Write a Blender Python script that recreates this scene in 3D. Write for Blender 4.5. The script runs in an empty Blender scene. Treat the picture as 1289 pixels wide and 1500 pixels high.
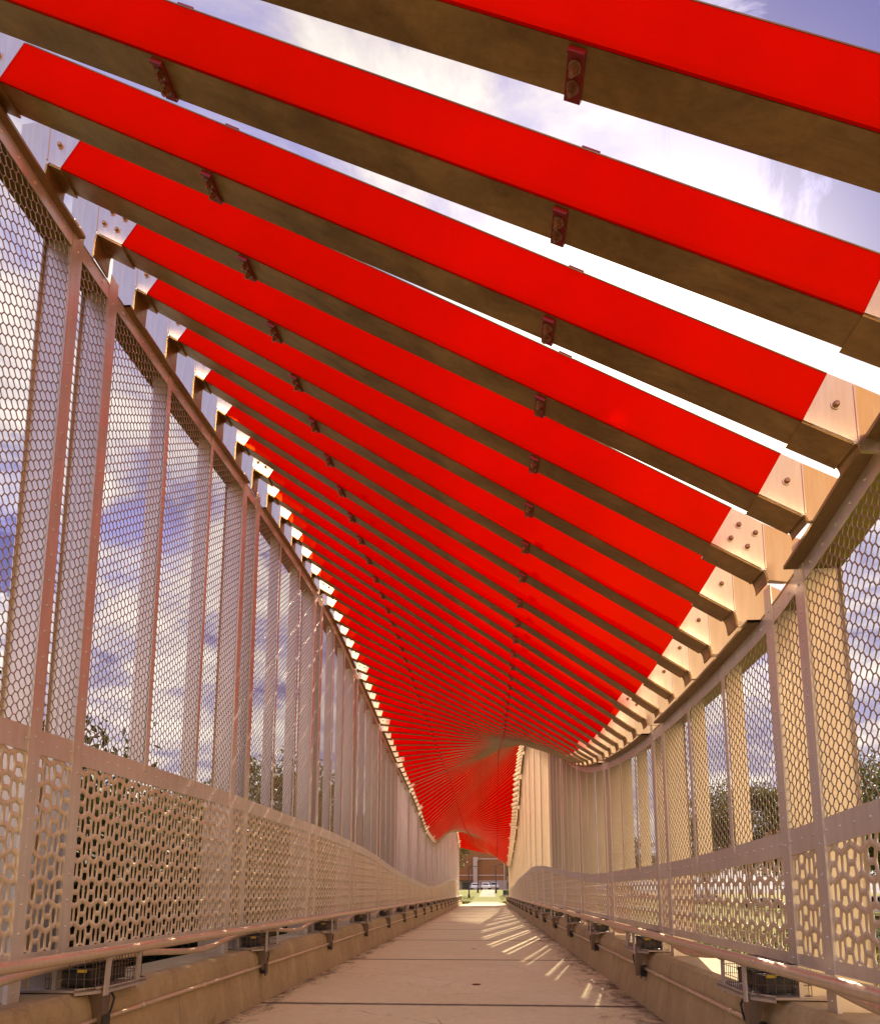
import bpy, math, random
import numpy as np
from mathutils import Vector, Matrix
random.seed(7); rng=np.random.default_rng(7)
D=bpy.data; S=bpy.context.scene; C=S.collection
PI=math.pi

# ------------------------------------------------------------------ camera numbers
F=1045.0; H=1.174; TH=.15; VX,VY=716.0,1306.0
psi=math.atan((VX-644.5)*math.cos(TH)/F)
fw=Vector((-math.sin(psi)*math.cos(TH),math.cos(psi)*math.cos(TH),math.sin(TH)))
rt=Vector((math.cos(psi),math.sin(psi),0)); up=rt.cross(fw)
cy=VY+F*up.y/fw.y; cx=VX-F*rt.y/fw.y
def ray(x,y): return fw+rt*((x-cx)/F)-up*((y-cy)/F)

# ------------------------------------------------------------------ layout of the bridge (metres)
WX={-1:-2.70,1:1.80}          # inner face of the screen walls
P=3.3; Y0=4.22                # bay length, centre of the reference post pair
SP=P/6                        # slat pitch
YEND=66.0; YST=-2.6
def curve(tab):
    xs=[t[0] for t in tab]; ys=[t[1] for t in tab]; n=len(xs); m=[]
    for i in range(n):
        if i==0: m.append((ys[1]-ys[0])/(xs[1]-xs[0]))
        elif i==n-1: m.append((ys[-1]-ys[-2])/(xs[-1]-xs[-2]))
        else:
            a=(ys[i]-ys[i-1])/(xs[i]-xs[i-1]); b=(ys[i+1]-ys[i])/(xs[i+1]-xs[i])
            m.append(0 if a*b<=0 else 2*a*b/(a+b))
    def f(x):
        if x<=xs[0]: return ys[0]+m[0]*(x-xs[0])
        if x>=xs[-1]: return ys[-1]
        i=0
        while xs[i+1]<x: i+=1
        h=xs[i+1]-xs[i]; t=(x-xs[i])/h
        return ((2*t**3-3*t*t+1)*ys[i]+(t**3-2*t*t+t)*h*m[i]+(-2*t**3+3*t*t)*ys[i+1]+(t**3-t*t)*h*m[i+1])
    return f
ZSL=curve([(-3,4.55),(1.3,5.13),(3.05,5.476),(3.6,5.565),(4.15,5.64),(4.7,5.72),(5.25,5.79),(5.8,5.85),(6.9,5.93),(8,5.975),(9.5,5.99),(10.7,5.96),(14,5.55),(17.3,5.22),(20.6,4.75),(24,4.25)])
ZSR=curve([(-3,3.65),(1.3,3.44),(2.5,3.329),(3.05,3.28),(3.6,3.248),(4.15,3.21),(4.7,3.178),(5.25,3.14),(5.8,3.118),(6.4,3.09),(7.45,3.11),(9,3.13)])
TOP={-1:curve([(-3,5.42),(3.2,5.47),(5.4,5.58),(7.6,5.76),(11,5.9),(14.1,5.66),(20,4.97),(25.6,4.4),(31.4,3.6),(35,3.5),(40.4,4.15),(47.2,5.1),(57,6.3),(61.5,5.9),(66.5,4.7)]),
      1:curve([(-3,3.85),(0,3.6),(2.5,3.28),(3.1,3.19),(3.74,3.06),(4.7,2.92),(6.2,2.88),(8,2.9),(9.6,3.0),(12.2,3.3),(15,3.88),(17.8,4.68),(21.8,5.8),(27,7.3),(32,7.9),(36,7.5),(40.3,6.0),(45.8,4.65),(52,3.75),(56.5,3.15),(58.5,3.05),(61,3.3),(66.5,4.25)])}
MID={-1:curve([(-3,2.03),(3.7,2.06),(5.4,2.09),(7.5,2.12),(11,2.12),(15.3,2.03),(21.3,1.7),(27,1.48),(33,1.34),(40.4,1.5),(50,1.93),(57,2.08),(66.5,1.9)]),
      1:curve([(-3,1.75),(0,1.66),(3.4,1.52),(4.6,1.45),(7.8,1.38),(11.3,1.38),(15,1.49),(19.5,1.72),(26,2.0),(30,2.08),(34,2.0),(43.7,1.83),(53.6,1.47),(66.5,1.35)])}

# ------------------------------------------------------------------ materials
def mat(name): 
    m=D.materials.new(name); m.use_nodes=True; nt=m.node_tree; b=nt.nodes['Principled BSDF']; return m,nt,b
def N(nt,t,**k):
    n=nt.nodes.new(t)
    for a,v in k.items():
        if a in n.inputs: n.inputs[a].default_value=v
        else: setattr(n,a,v)
    return n
def ramp(nt,src,stops):
    r=nt.nodes.new('ShaderNodeValToRGB'); e=r.color_ramp.elements
    while len(e)<len(stops): e.new(.5)
    for i,(p,c) in enumerate(stops): e[i].position=p; e[i].color=(*c,1) if len(c)==3 else c
    nt.links.new(src,r.inputs[0]); return r.outputs[0]
def noise(nt,scale,detail=6,rough=.55,stretch=(1,1,1),dist=0,obj=True):
    tc=nt.nodes.new('ShaderNodeTexCoord'); mp=nt.nodes.new('ShaderNodeMapping'); mp.inputs['Scale'].default_value=stretch
    nt.links.new(tc.outputs['Object' if obj else 'Generated'],mp.inputs[0])
    n=N(nt,'ShaderNodeTexNoise',Scale=scale,Detail=detail,Roughness=rough,Distortion=dist); nt.links.new(mp.outputs[0],n.inputs['Vector']); return n.outputs['Fac']
def mixc(nt,f,a,b,bt='MIX'):
    m=nt.nodes.new('ShaderNodeMix'); m.data_type='RGBA'; m.blend_type=bt
    for v,i in ((f,0),(a,6),(b,7)):
        if isinstance(v,(int,float)): m.inputs[i].default_value=v
        elif isinstance(v,tuple): m.inputs[i].default_value=(*v,1)
        else: nt.links.new(v,m.inputs[i])
    return m.outputs[2]
def bump(nt,b,src,s=.3,d=.01):
    n=N(nt,'ShaderNodeBump',Strength=s,Distance=d); nt.links.new(src,n.inputs['Height']); nt.links.new(n.outputs[0],b.inputs['Normal'])
def steel(name,c1,c2,metal=.75,r=(.3,.5),sc=1.5,stretch=(1,1,.25),bmp=.05):
    m,nt,b=mat(name); n1=noise(nt,sc,8,.6,stretch); n2=noise(nt,sc*14,5,.6,(1,1,.1))
    col=ramp(nt,n1,[(.3,c1),(.7,c2)]); nt.links.new(mixc(nt,.25,col,ramp(nt,n2,[(.3,tuple(x*.7 for x in c1)),(.7,c2)])),b.inputs['Base Color'])
    b.inputs['Metallic'].default_value=metal
    nt.links.new(ramp(nt,n1,[(.25,(r[0],)*3),(.75,(r[1],)*3)]),b.inputs['Roughness']); bump(nt,b,n2,bmp,.003); return m
M={}
M['steel']=steel('brushed steel',(.62,.55,.47),(.80,.72,.62),.6,(.34,.5))
M['fin']=steel('fin steel',(.64,.55,.44),(.80,.70,.57),.8,(.34,.48),1.1)
M['perf']=steel('perforated steel',(.70,.58,.40),(.86,.73,.52),.6,(.4,.5))
M['wire']=steel('expanded mesh',(.36,.30,.22),(.48,.40,.29),.8,(.35,.5))
M['plate']=steel('bracket steel',(.58,.49,.39),(.74,.64,.52),.95,(.22,.42),3)
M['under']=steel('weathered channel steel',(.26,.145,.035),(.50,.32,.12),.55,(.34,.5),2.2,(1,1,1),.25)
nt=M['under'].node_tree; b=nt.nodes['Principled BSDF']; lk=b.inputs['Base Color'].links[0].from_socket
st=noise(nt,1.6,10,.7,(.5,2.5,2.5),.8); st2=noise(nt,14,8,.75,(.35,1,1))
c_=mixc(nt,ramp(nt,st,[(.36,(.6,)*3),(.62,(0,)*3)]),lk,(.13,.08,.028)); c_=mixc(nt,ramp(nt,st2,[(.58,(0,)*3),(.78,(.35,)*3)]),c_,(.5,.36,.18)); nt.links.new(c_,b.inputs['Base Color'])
M['cap']=steel('edge beam steel',(.22,.145,.06),(.40,.28,.13),.6,(.35,.5),2)
M['rail']=steel('handrail steel',(.62,.50,.34),(.78,.65,.46),.6,(.32,.46),3,(1,.3,1))
M['tray']=steel('tray steel',(.42,.36,.30),(.6,.52,.44),.6,(.4,.6),5)
M['bolt']=steel('bolt steel',(.3,.16,.09),(.5,.32,.2),.9,(.3,.45),9)
M['cage']=steel('cage wire',(.16,.12,.09),(.25,.19,.14),.7,(.4,.5),9)
m,nt,b=mat('black housing'); b.inputs['Base Color'].default_value=(.012,.012,.013,1); b.inputs['Roughness'].default_value=.35; M['black']=m
m,nt,b=mat('yellow tag'); b.inputs['Base Color'].default_value=(.7,.5,.04,1); M['yellow']=m
m,nt,b=mat('lamp glass'); b.inputs['Base Color'].default_value=(.5,.5,.5,1); b.inputs['Roughness'].default_value=.1; M['lens']=m; m,nt,b=mat('dark lens'); b.inputs['Base Color'].default_value=(.05,.045,.04,1); b.inputs['Roughness'].default_value=.25; M['dlens']=m
# red translucent sheet
m,nt,b=mat('red acrylic'); nt.nodes.remove(b)
nz=noise(nt,.9,6,.6); dcol=ramp(nt,nz,[(.3,(.54,.0004,.0003)),(.7,(.76,.0006,.0004))])
df=N(nt,'ShaderNodeBsdfDiffuse'); nt.links.new(dcol,df.inputs[0])
tl=N(nt,'ShaderNodeBsdfTranslucent'); tl.inputs['Color'].default_value=(.9,.0006,.0003,1)
tr=N(nt,'ShaderNodeBsdfTransparent'); tr.inputs['Color'].default_value=(.95,.0008,.0003,1)
gl=N(nt,'ShaderNodeBsdfGlossy'); gl.inputs['Color'].default_value=(1,.06,.004,1); gl.inputs['Roughness'].default_value=.07
def mx(f,a_,b_):
    m1=N(nt,'ShaderNodeMixShader')
    if isinstance(f,float): m1.inputs[0].default_value=f
    else: nt.links.new(f,m1.inputs[0])
    nt.links.new(a_,m1.inputs[1]); nt.links.new(b_,m1.inputs[2]); return m1.outputs[0]
fr_=N(nt,'ShaderNodeLayerWeight'); fr_.inputs['Blend'].default_value=.25
fm=N(nt,'ShaderNodeMath',operation='MULTIPLY_ADD'); nt.links.new(fr_.outputs['Fresnel'],fm.inputs[0]); fm.inputs[1].default_value=.5; fm.inputs[2].default_value=.06
nt.links.new(mx(fm.outputs[0],mx(.08,mx(.11,df.outputs[0],tl.outputs[0]),tr.outputs[0]),gl.outputs[0]),nt.nodes['Material Output'].inputs['Surface']); M['red']=m
m,nt,b=mat('dark red clip paint'); b.inputs['Base Color'].default_value=(.22,.012,.01,1); b.inputs['Roughness'].default_value=.35; M['clip']=m
# concrete
def concrete(name,c1,c2,dark,sc=1.0,edge=None):
    m,nt,b=mat(name); n1=noise(nt,.7*sc,9,.65); n2=noise(nt,9*sc,10,.7); n3=noise(nt,60*sc,4,.6); n4=noise(nt,2.3*sc,12,.75,(1,1,1),1.5)
    col=ramp(nt,n1,[(.3,c1),(.7,c2)])
    col=mixc(nt,ramp(nt,n2,[(.25,(.45,)*3),(.62,(0,)*3)]),col,tuple(x*.72 for x in c1))
    col=mixc(nt,ramp(nt,n4,[(.27,(.75,)*3),(.42,(0,)*3)]),col,dark)
    if edge:
        tc=N(nt,'ShaderNodeTexCoord'); sx=N(nt,'ShaderNodeSeparateXYZ'); nt.links.new(tc.outputs['Object'],sx.inputs[0])
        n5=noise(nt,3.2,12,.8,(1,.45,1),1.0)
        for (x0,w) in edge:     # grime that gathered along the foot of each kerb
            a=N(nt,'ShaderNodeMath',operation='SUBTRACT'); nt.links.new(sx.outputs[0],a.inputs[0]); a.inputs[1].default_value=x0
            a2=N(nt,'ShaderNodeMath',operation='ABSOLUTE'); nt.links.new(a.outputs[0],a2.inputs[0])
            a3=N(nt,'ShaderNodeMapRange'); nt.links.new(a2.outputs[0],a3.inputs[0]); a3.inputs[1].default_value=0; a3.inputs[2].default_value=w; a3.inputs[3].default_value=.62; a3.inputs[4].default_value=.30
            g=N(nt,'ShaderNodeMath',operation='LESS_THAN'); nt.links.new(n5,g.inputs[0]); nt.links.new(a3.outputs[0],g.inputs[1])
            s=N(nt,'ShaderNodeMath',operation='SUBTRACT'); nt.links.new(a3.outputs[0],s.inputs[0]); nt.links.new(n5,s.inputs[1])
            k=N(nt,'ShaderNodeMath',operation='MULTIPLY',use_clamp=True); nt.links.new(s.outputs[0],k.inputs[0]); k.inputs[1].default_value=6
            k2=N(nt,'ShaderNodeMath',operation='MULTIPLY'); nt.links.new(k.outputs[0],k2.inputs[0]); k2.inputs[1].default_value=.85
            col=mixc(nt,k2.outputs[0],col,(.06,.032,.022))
    col=mixc(nt,ramp(nt,n3,[(.3,(.28,)*3),(.5,(0,)*3)]),col,dark)
    if edge:     # dirt held in the cross joints between slabs
        f1=N(nt,'ShaderNodeMath',operation='MULTIPLY_ADD'); nt.links.new(sx.outputs[1],f1.inputs[0]); f1.inputs[1].default_value=1/4.95; f1.inputs[2].default_value=.5-7.7/4.95+10
        f2=N(nt,'ShaderNodeMath',operation='FRACT'); nt.links.new(f1.outputs[0],f2.inputs[0])
        f3=N(nt,'ShaderNodeMath',operation='SUBTRACT'); nt.links.new(f2.outputs[0],f3.inputs[0]); f3.inputs[1].default_value=.5
        f4=N(nt,'ShaderNodeMath',operation='ABSOLUTE'); nt.links.new(f3.outputs[0],f4.inputs[0])
        nj=noise(nt,7,8,.7); f5=N(nt,'ShaderNodeMath',operation='MULTIPLY_ADD'); nt.links.new(nj,f5.inputs[0]); f5.inputs[1].default_value=-.016; nt.links.new(f4.outputs[0],f5.inputs[2])
        f6=N(nt,'ShaderNodeMapRange'); nt.links.new(f5.outputs[0],f6.inputs[0]); f6.inputs[1].default_value=-.002; f6.inputs[2].default_value=.009; f6.inputs[3].default_value=.9; f6.inputs[4].default_value=0
        col=mixc(nt,f6.outputs[0],col,(.09,.05,.03))
        # thin meandering hairline cracks
        v_=N(nt,'ShaderNodeTexVoronoi',Scale=.55); v_.feature='DISTANCE_TO_EDGE'; mp=N(nt,'ShaderNodeMapping'); ad=N(nt,'ShaderNodeMix'); ad.data_type='VECTOR'; ad.inputs[0].default_value=.12
        nc=N(nt,'ShaderNodeTexNoise',Scale=2.5,Detail=8); nt.links.new(tc.outputs['Object'],nc.inputs[0]); nt.links.new(tc.outputs['Object'],ad.inputs[4]); nt.links.new(nc.outputs['Color'],ad.inputs[5]); nt.links.new(ad.outputs[1],v_.inputs['Vector'])
        cr=N(nt,'ShaderNodeMapRange'); nt.links.new(v_.outputs['Distance'],cr.inputs[0]); cr.inputs[1].default_value=0; cr.inputs[2].default_value=.004; cr.inputs[3].default_value=.55; cr.inputs[4].default_value=0
        cm_=N(nt,'ShaderNodeMath',operation='MULTIPLY'); nt.links.new(cr.outputs[0],cm_.inputs[0]); nt.links.new(ramp(nt,n1,[(.5,(0,)*3),(.56,(1,)*3)]),cm_.inputs[1])
        col=mixc(nt,cm_.outputs[0],col,(.12,.07,.04))
    nt.links.new(col,b.inputs['Base Color']); b.inputs['Roughness'].default_value=.85; b.inputs['Specular IOR Level'].default_value=.3
    bump(nt,b,n3,.35,.004); return m
M['deck']=concrete('deck concrete',(.76,.61,.32),(.86,.71,.41),(.42,.29,.13),1,edge=[(-2.43,.55),(1.585,.95)])
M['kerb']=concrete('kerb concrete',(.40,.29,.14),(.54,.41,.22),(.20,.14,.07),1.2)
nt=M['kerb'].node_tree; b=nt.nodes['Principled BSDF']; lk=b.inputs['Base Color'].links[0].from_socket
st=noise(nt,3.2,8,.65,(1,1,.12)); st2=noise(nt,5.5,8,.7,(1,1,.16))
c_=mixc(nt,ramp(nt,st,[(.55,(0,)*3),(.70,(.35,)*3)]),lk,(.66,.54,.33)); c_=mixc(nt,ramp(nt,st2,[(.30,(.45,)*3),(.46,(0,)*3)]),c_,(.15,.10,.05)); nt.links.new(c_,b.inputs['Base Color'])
M['path']=concrete('path concrete',(.24,.185,.12),(.29,.225,.15),(.18,.14,.09))
M['dark']=concrete('joint filler',(.03,.02,.015),(.05,.035,.025),(.02,.02,.02))
m,nt,b=mat('asphalt'); nt.links.new(ramp(nt,noise(nt,20,8),[(.3,(.10,.085,.075)),(.7,(.16,.14,.12))]),b.inputs['Base Color']); b.inputs['Roughness'].default_value=.9; M['asphalt']=m
m,nt,b=mat('grass ground'); nt.links.new(mixc(nt,ramp(nt,noise(nt,25,8,.7),[(.35,(1,)*3),(.7,(0,)*3)]),ramp(nt,noise(nt,.12,8,.6),[(.3,(.15,.16,.006)),(.7,(.27,.245,.01))]),(.11,.12,.005)),b.inputs['Base Color']); b.inputs['Roughness'].default_value=1; bump(nt,b,noise(nt,60,4),.8,.03); M['grass']=m
def leafm(name,c1,c2):
    m,nt,b=mat(name); oi=N(nt,'ShaderNodeObjectInfo'); col=ramp(nt,noise(nt,1.1,5,.6),[(.3,c1),(.7,c2)]); nt.links.new(col,b.inputs['Base Color']); b.inputs['Roughness'].default_value=.6
    t=N(nt,'ShaderNodeBsdfTranslucent'); nt.links.new(col,t.inputs[0]); x=N(nt,'ShaderNodeMixShader'); x.inputs[0].default_value=.3
    nt.links.new(b.outputs[0],x.inputs[1]); nt.links.new(t.outputs[0],x.inputs[2]); nt.links.new(x.outputs[0],nt.nodes['Material Output'].inputs[0]); return m
M['leaf']=leafm('oak leaves',(.05,.06,.012),(.11,.12,.025)); M['leaf2']=leafm('dry oak leaves',(.09,.075,.02),(.17,.14,.035)); M['leaf3']=leafm('shrub leaves',(.02,.03,.008),(.06,.065,.015))
m,nt,b=mat('bark'); nt.links.new(ramp(nt,noise(nt,6,8,.6,(1,1,.3)),[(.3,(.07,.05,.035)),(.7,(.15,.11,.08))]),b.inputs['Base Color']); b.inputs['Roughness'].default_value=.95; M['bark']=m
m,nt,b=mat('brick'); bt=N(nt,'ShaderNodeTexBrick',Scale=1.0); tc=N(nt,'ShaderNodeTexCoord'); mp=N(nt,'ShaderNodeMapping'); mp.inputs['Rotation'].default_value=(PI/2,0,0); nt.links.new(tc.outputs['Object'],mp.inputs[0]); nt.links.new(mp.outputs[0],bt.inputs['Vector'])
bt.inputs['Color1'].default_value=(.22,.085,.025,1); bt.inputs['Color2'].default_value=(.28,.11,.035,1); bt.inputs['Mortar'].default_value=(.35,.2,.1,1); bt.inputs['Brick Width'].default_value=.3; bt.inputs['Row Height'].default_value=.1; bt.inputs['Mortar Size'].default_value=.012
nt.links.new(bt.outputs[0],b.inputs['Base Color']); b.inputs['Roughness'].default_value=.9; M['brick']=m
def plain(name,c,r=.5,metal=0,coat=0):
    m,nt,b=mat(name); n=noise(nt,3,6); nt.links.new(ramp(nt,n,[(.3,tuple(x*.85 for x in c)),(.7,c)]),b.inputs['Base Color']); b.inputs['Roughness'].default_value=r; b.inputs['Metallic'].default_value=metal; b.inputs['Coat Weight'].default_value=coat; return m
M['stone']=plain('pale stone',(.55,.44,.38),.8); M['stucco']=plain('grey stucco',(.42,.34,.3),.85); M['glass']=plain('dark green glass',(.03,.05,.035),.12)
M['white']=plain('white car paint',(.75,.75,.78),.25,0,1); M['silver']=plain('silver car paint',(.45,.46,.5),.28,.5,1); M['redcar']=plain('dark red car paint',(.35,.03,.02),.25,0,1); M['bluecar']=plain('blue grey car paint',(.2,.25,.38),.25,.2,1)
M['cglass']=plain('car glass',(.02,.022,.026),.06); M['tyre']=plain('tyre rubber',(.02,.02,.02),.9); M['rim']=plain('alloy rim',(.5,.5,.5),.3,.9)
M['pole']=plain('dark pole paint',(.035,.018,.012),.5); M['greenbox']=plain('green utility paint',(.025,.045,.015),.5); M['lampw']=plain('frosted globe',(.8,.78,.7),.4)
M['tail']=plain('tail light',(.4,.01,.01),.2)
M['leafd']=plain('dead leaf',(.30,.09,.02),.8)

# ------------------------------------------------------------------ mesh helpers
class MB:
    def __init__(s): s.v=[]; s.f=[]
    def poly(s,pts):
        n=len(s.v); s.v+= [tuple(p) for p in pts]; s.f.append(tuple(range(n,n+len(pts))))
    def hexa(s,p):   # 8 points: bottom 4, top 4
        n=len(s.v); s.v+=[tuple(q) for q in p]
        for f in ((3,2,1,0),(4,5,6,7),(0,1,5,4),(1,2,6,5),(2,3,7,6),(3,0,4,7)): s.f.append(tuple(n+i for i in f))
    def box(s,x0,x1,y0,y1,z0,z1):
        x0,x1=sorted((x0,x1)); y0,y1=sorted((y0,y1)); z0,z1=sorted((z0,z1))
        s.hexa([(x0,y0,z0),(x1,y0,z0),(x1,y1,z0),(x0,y1,z0),(x0,y0,z1),(x1,y0,z1),(x1,y1,z1),(x0,y1,z1)])
    def plateY(s,pts,y0,y1):   # polygon in XZ, thick in Y
        n=len(s.v); k=len(pts); s.v+=[(x,y0,z) for x,z in pts]+[(x,y1,z) for x,z in pts]
        s.f.append(tuple(range(n,n+k))); s.f.append(tuple(range(n+2*k-1,n+k-1,-1)))
        for i in range(k): j=(i+1)%k; s.f.append((n+i,n+k+i,n+k+j,n+j))
    def tube(s,pts,r,seg=8,cap=True):
        pts=[Vector(p) for p in pts]; n=len(s.v); rr=r if isinstance(r,(list,tuple)) else [r]*len(pts)
        for i,p in enumerate(pts):
            t=(pts[min(i+1,len(pts)-1)]-pts[max(i-1,0)]).normalized()
            a=t.cross(Vector((0,0,1)) if abs(t.z)<.9 else Vector((1,0,0))).normalized(); b=t.cross(a)
            for k in range(seg):
                q=p+(a*math.cos(2*PI*k/seg)+b*math.sin(2*PI*k/seg))*rr[i]; s.v.append(tuple(q))
        for i in range(len(pts)-1):
            for k in range(seg): a=n+i*seg+k; b_=n+i*seg+(k+1)%seg; s.f.append((a,b_,b_+seg,a+seg))
        if cap: s.f.append(tuple(n+k for k in range(seg))[::-1]); s.f.append(tuple(n+(len(pts)-1)*seg+k for k in range(seg)))
    def rod(s,a,b,r): s.tube([a,b],r,4,False)
    def dome(s,c,axis,r,h=None,seg=6):    # rivet head
        c=Vector(c); ax=Vector(axis).normalized(); h=h or r*.7
        a=ax.cross(Vector((0,0,1)) if abs(ax.z)<.9 else Vector((1,0,0))).normalized(); b=ax.cross(a); n=len(s.v)
        for (q,hh) in ((1,0),(.72,.7)):
            for k in range(seg): s.v.append(tuple(c+(a*math.cos(2*PI*k/seg)+b*math.sin(2*PI*k/seg))*r*q+ax*h*hh))
        s.v.append(tuple(c+ax*h))
        for k in range(seg):
            j=(k+1)%seg; s.f.append((n+k,n+j,n+seg+j,n+seg+k)); s.f.append((n+seg+k,n+seg+j,n+2*seg))
    def build(s,name,m,parent=None,smooth=False,loc=None):
        me=D.meshes.new(name); o=None
        off=Vector(loc) if loc else Vector((0,0,0))
        me.from_pydata([tuple(Vector(v)-off) for v in s.v] if loc else s.v,[],s.f); me.update()
        return link(name,me,m,parent,smooth,off)
def link(name,me,m,parent=None,smooth=False,off=Vector((0,0,0))):
    me.materials.append(M[m] if isinstance(m,str) else m)
    if smooth: me.polygons.foreach_set('use_smooth',[True]*len(me.polygons))
    o=D.objects.new(name,me); C.objects.link(o)
    if parent: o.parent=parent
    else: o.location=off
    return o
def npmesh(name,V,Fq):
    me=D.meshes.new(name); V=np.asarray(V,np.float32); Fq=np.asarray(Fq,np.int32)
    me.vertices.add(len(V)); me.vertices.foreach_set('co',V.ravel()); k=Fq.shape[1]
    me.loops.add(Fq.size); me.loops.foreach_set('vertex_index',Fq.ravel())
    me.polygons.add(len(Fq)); me.polygons.foreach_set('loop_start',np.arange(0,Fq.size,k,dtype=np.int32)); me.update(calc_edges=True); me.validate(); return me
def empty(name,loc,rz=0):
    o=D.objects.new(name,None); o.location=loc; o.rotation_euler=(0,0,rz); o.empty_display_size=.2; C.objects.link(o); return o
def tag(o,label=None,cat=None,group=None,kind=None):
    if label: o['label']=label
    if cat: o['category']=cat
    if group: o['group']=group
    if kind: o['kind']=kind
    return o
def frange(a,b,s):
    n=int(math.floor((b-a)/s+1e-6)); return [a+i*s for i in range(n+1)]

# ------------------------------------------------------------------ screen walls
FR=[-.225,.225,1.16,2.11]      # posts of one bay, relative to the pair centre
BAYS=list(range(-2,19))
def hexmesh(y0,y1,zb,zt,x,s,C_=.047,V_=.066,inset=.003,rim=True):
    L=.026; Wd=2*C_-L; ncol=int((y1-y0)/C_); cs=[]
    for i in range(ncol+1):
        yc=y0+C_*(i+.5)
        if yc>y1: break
        a=zb(yc)-.03; b_=zt(yc)+.02; k0=math.ceil((a)/V_-.5*(i%2)); k1=math.floor(b_/V_-.5*(i%2))
        for k in range(k0,k1+1): cs.append((yc,(k+.5*(i%2))*V_))
    if not cs: return None
    cs=np.array(cs); 
    outer=np.array([(-L/2,V_/2),(L/2,V_/2),(Wd/2,0),(L/2,-V_/2),(-L/2,-V_/2),(-Wd/2,0)])
    inner=np.array([(-L/2+inset*.5,V_/2-inset),(L/2-inset*.5,V_/2-inset),(Wd/2-inset*1.15,0),(L/2-inset*.5,-V_/2+inset),(-L/2+inset*.5,-V_/2+inset),(-Wd/2+inset*1.15,0)])
    n=len(cs); T=np.vstack([outer,inner]); 
    pts=(cs[:,None,:]+T[None]).reshape(-1,2); X=np.full((len(pts),1),x+s*.003); V=np.hstack([X,pts])
    f=[]
    for i in range(6): j=(i+1)%6; f.append((i,j,6+j,6+i))
    f=np.array(f); Fq=(np.arange(n)[:,None,None]*12+f[None]).reshape(-1,4)
    if rim:
        ip=(cs[:,None,:]+inner[None]).reshape(-1,2); V2=np.hstack([np.full((len(ip),1),x+s*.0075),ip]); base=len(V)
        r=[]
        for i in range(6): j=(i+1)%6; r.append((i,j))
        r=np.array(r); a=np.arange(n)[:,None]*12+6+r[None,:,0]; b2=np.arange(n)[:,None]*12+6+r[None,:,1]
        c2=base+np.arange(n)[:,None]*6+r[None,:,1]; d2=base+np.arange(n)[:,None]*6+r[None,:,0]
        Fq=np.vstack([Fq,np.stack([a,b2,c2,d2],-1).reshape(-1,4)]); V=np.vstack([V,V2])
    return V,Fq
def insetpoly(pts,ds):   # pts CCW, ds per edge i->i+1
    n=len(pts); out=[]
    L=[]
    for i in range(n):
        a=np.array(pts[i]); b_=np.array(pts[(i+1)%n]); t=(b_-a)/np.linalg.norm(b_-a); nn=np.array([-t[1],t[0]]); L.append((a+nn*ds[i],t))
    for i in range(n):
        (p,t),(q,u)=L[i-1],L[i]; den=t[0]*u[1]-t[1]*u[0]; w=q-p; k=(w[0]*u[1]-w[1]*u[0])/den; out.append(tuple(p+t*k))
    return out
PA,PB,PAMP=.095,.053,.040
def perf_cells():
    y1=PB+PAMP*(1-.046/.095); z_,v_,h_,c_=.0170,.0090,.0108,.0185
    pent=[(-.033,0),(.033,0),(.046,y1),(0,PB+PAMP),(-.046,y1)]; pd=[c_,h_,z_,z_,h_]
    slot=[(.033,0),(.046,-y1),(PA,-PB),(PA,PB),(.046,y1)]; sd=[h_,z_,v_,z_,h_]
    cells=[(pent,insetpoly(pent,pd))]
    p2=[(x,-y) for x,y in pent][::-1]; cells.append((p2,[(x,-y) for x,y in cells[0][1]][::-1]))
    si=insetpoly(slot,sd); cells.append((slot,si)); cells.append(([(-x,y) for x,y in slot][::-1],[(-x,y) for x,y in si][::-1]))
    return cells
PC=perf_cells()
def perf(y0,y1,zb,zt,x,s,rim=True):
    V=[];Fq=[]; VP=2*PB+PAMP; cs=[]
    r0=int(math.floor(zb/VP))-1
    for r in range(r0,int(2.4/VP)+2):
        zc=r*VP
        n0=int(math.floor(y0/(2*PA)))-1
        for i in range(n0,int(y1/(2*PA))+2):
            yc=(i+.5*(r%2))*2*PA
            if yc<y0-PA*.0 or yc>=y1: continue
            if zc>zt(yc)+.02 or zc<zb-.0: continue
            cs.append((yc,zc))
    if not cs: return None
    cs=np.array(cs); Vs=[];Fs=[];base=0
    for o_,i_ in PC:
        k=len(o_); T=np.vstack([o_,i_]); n=len(cs); pts=(cs[:,None,:]+T[None]).reshape(-1,2); V0=np.hstack([np.full((len(pts),1),x+s*.003),pts])
        f=np.array([(i,(i+1)%k,k+(i+1)%k,k+i) for i in range(k)]); Fs.append((base+np.arange(n)[:,None,None]*2*k+f[None]).reshape(-1,4)); Vs.append(V0); b0=base; base+=len(V0)
        ip=(cs[:,None,:]+np.array(i_)[None]).reshape(-1,2); Vs.append(np.hstack([np.full((len(ip),1),x+s*.010),ip]))
        a=np.array([(i,(i+1)%k) for i in range(k)]); A=b0+np.arange(n)[:,None]*2*k+k+a[None,:,0]; B=b0+np.arange(n)[:,None]*2*k+k+a[None,:,1]
        Cc=base+np.arange(n)[:,None]*k+a[None,:,1]; Dd=base+np.arange(n)[:,None]*k+a[None,:,0]; Fs.append(np.stack([A,B,Cc,Dd],-1).reshape(-1,4)); base+=len(ip)
    return np.vstack(Vs),np.vstack(Fs)
walls={}
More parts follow.
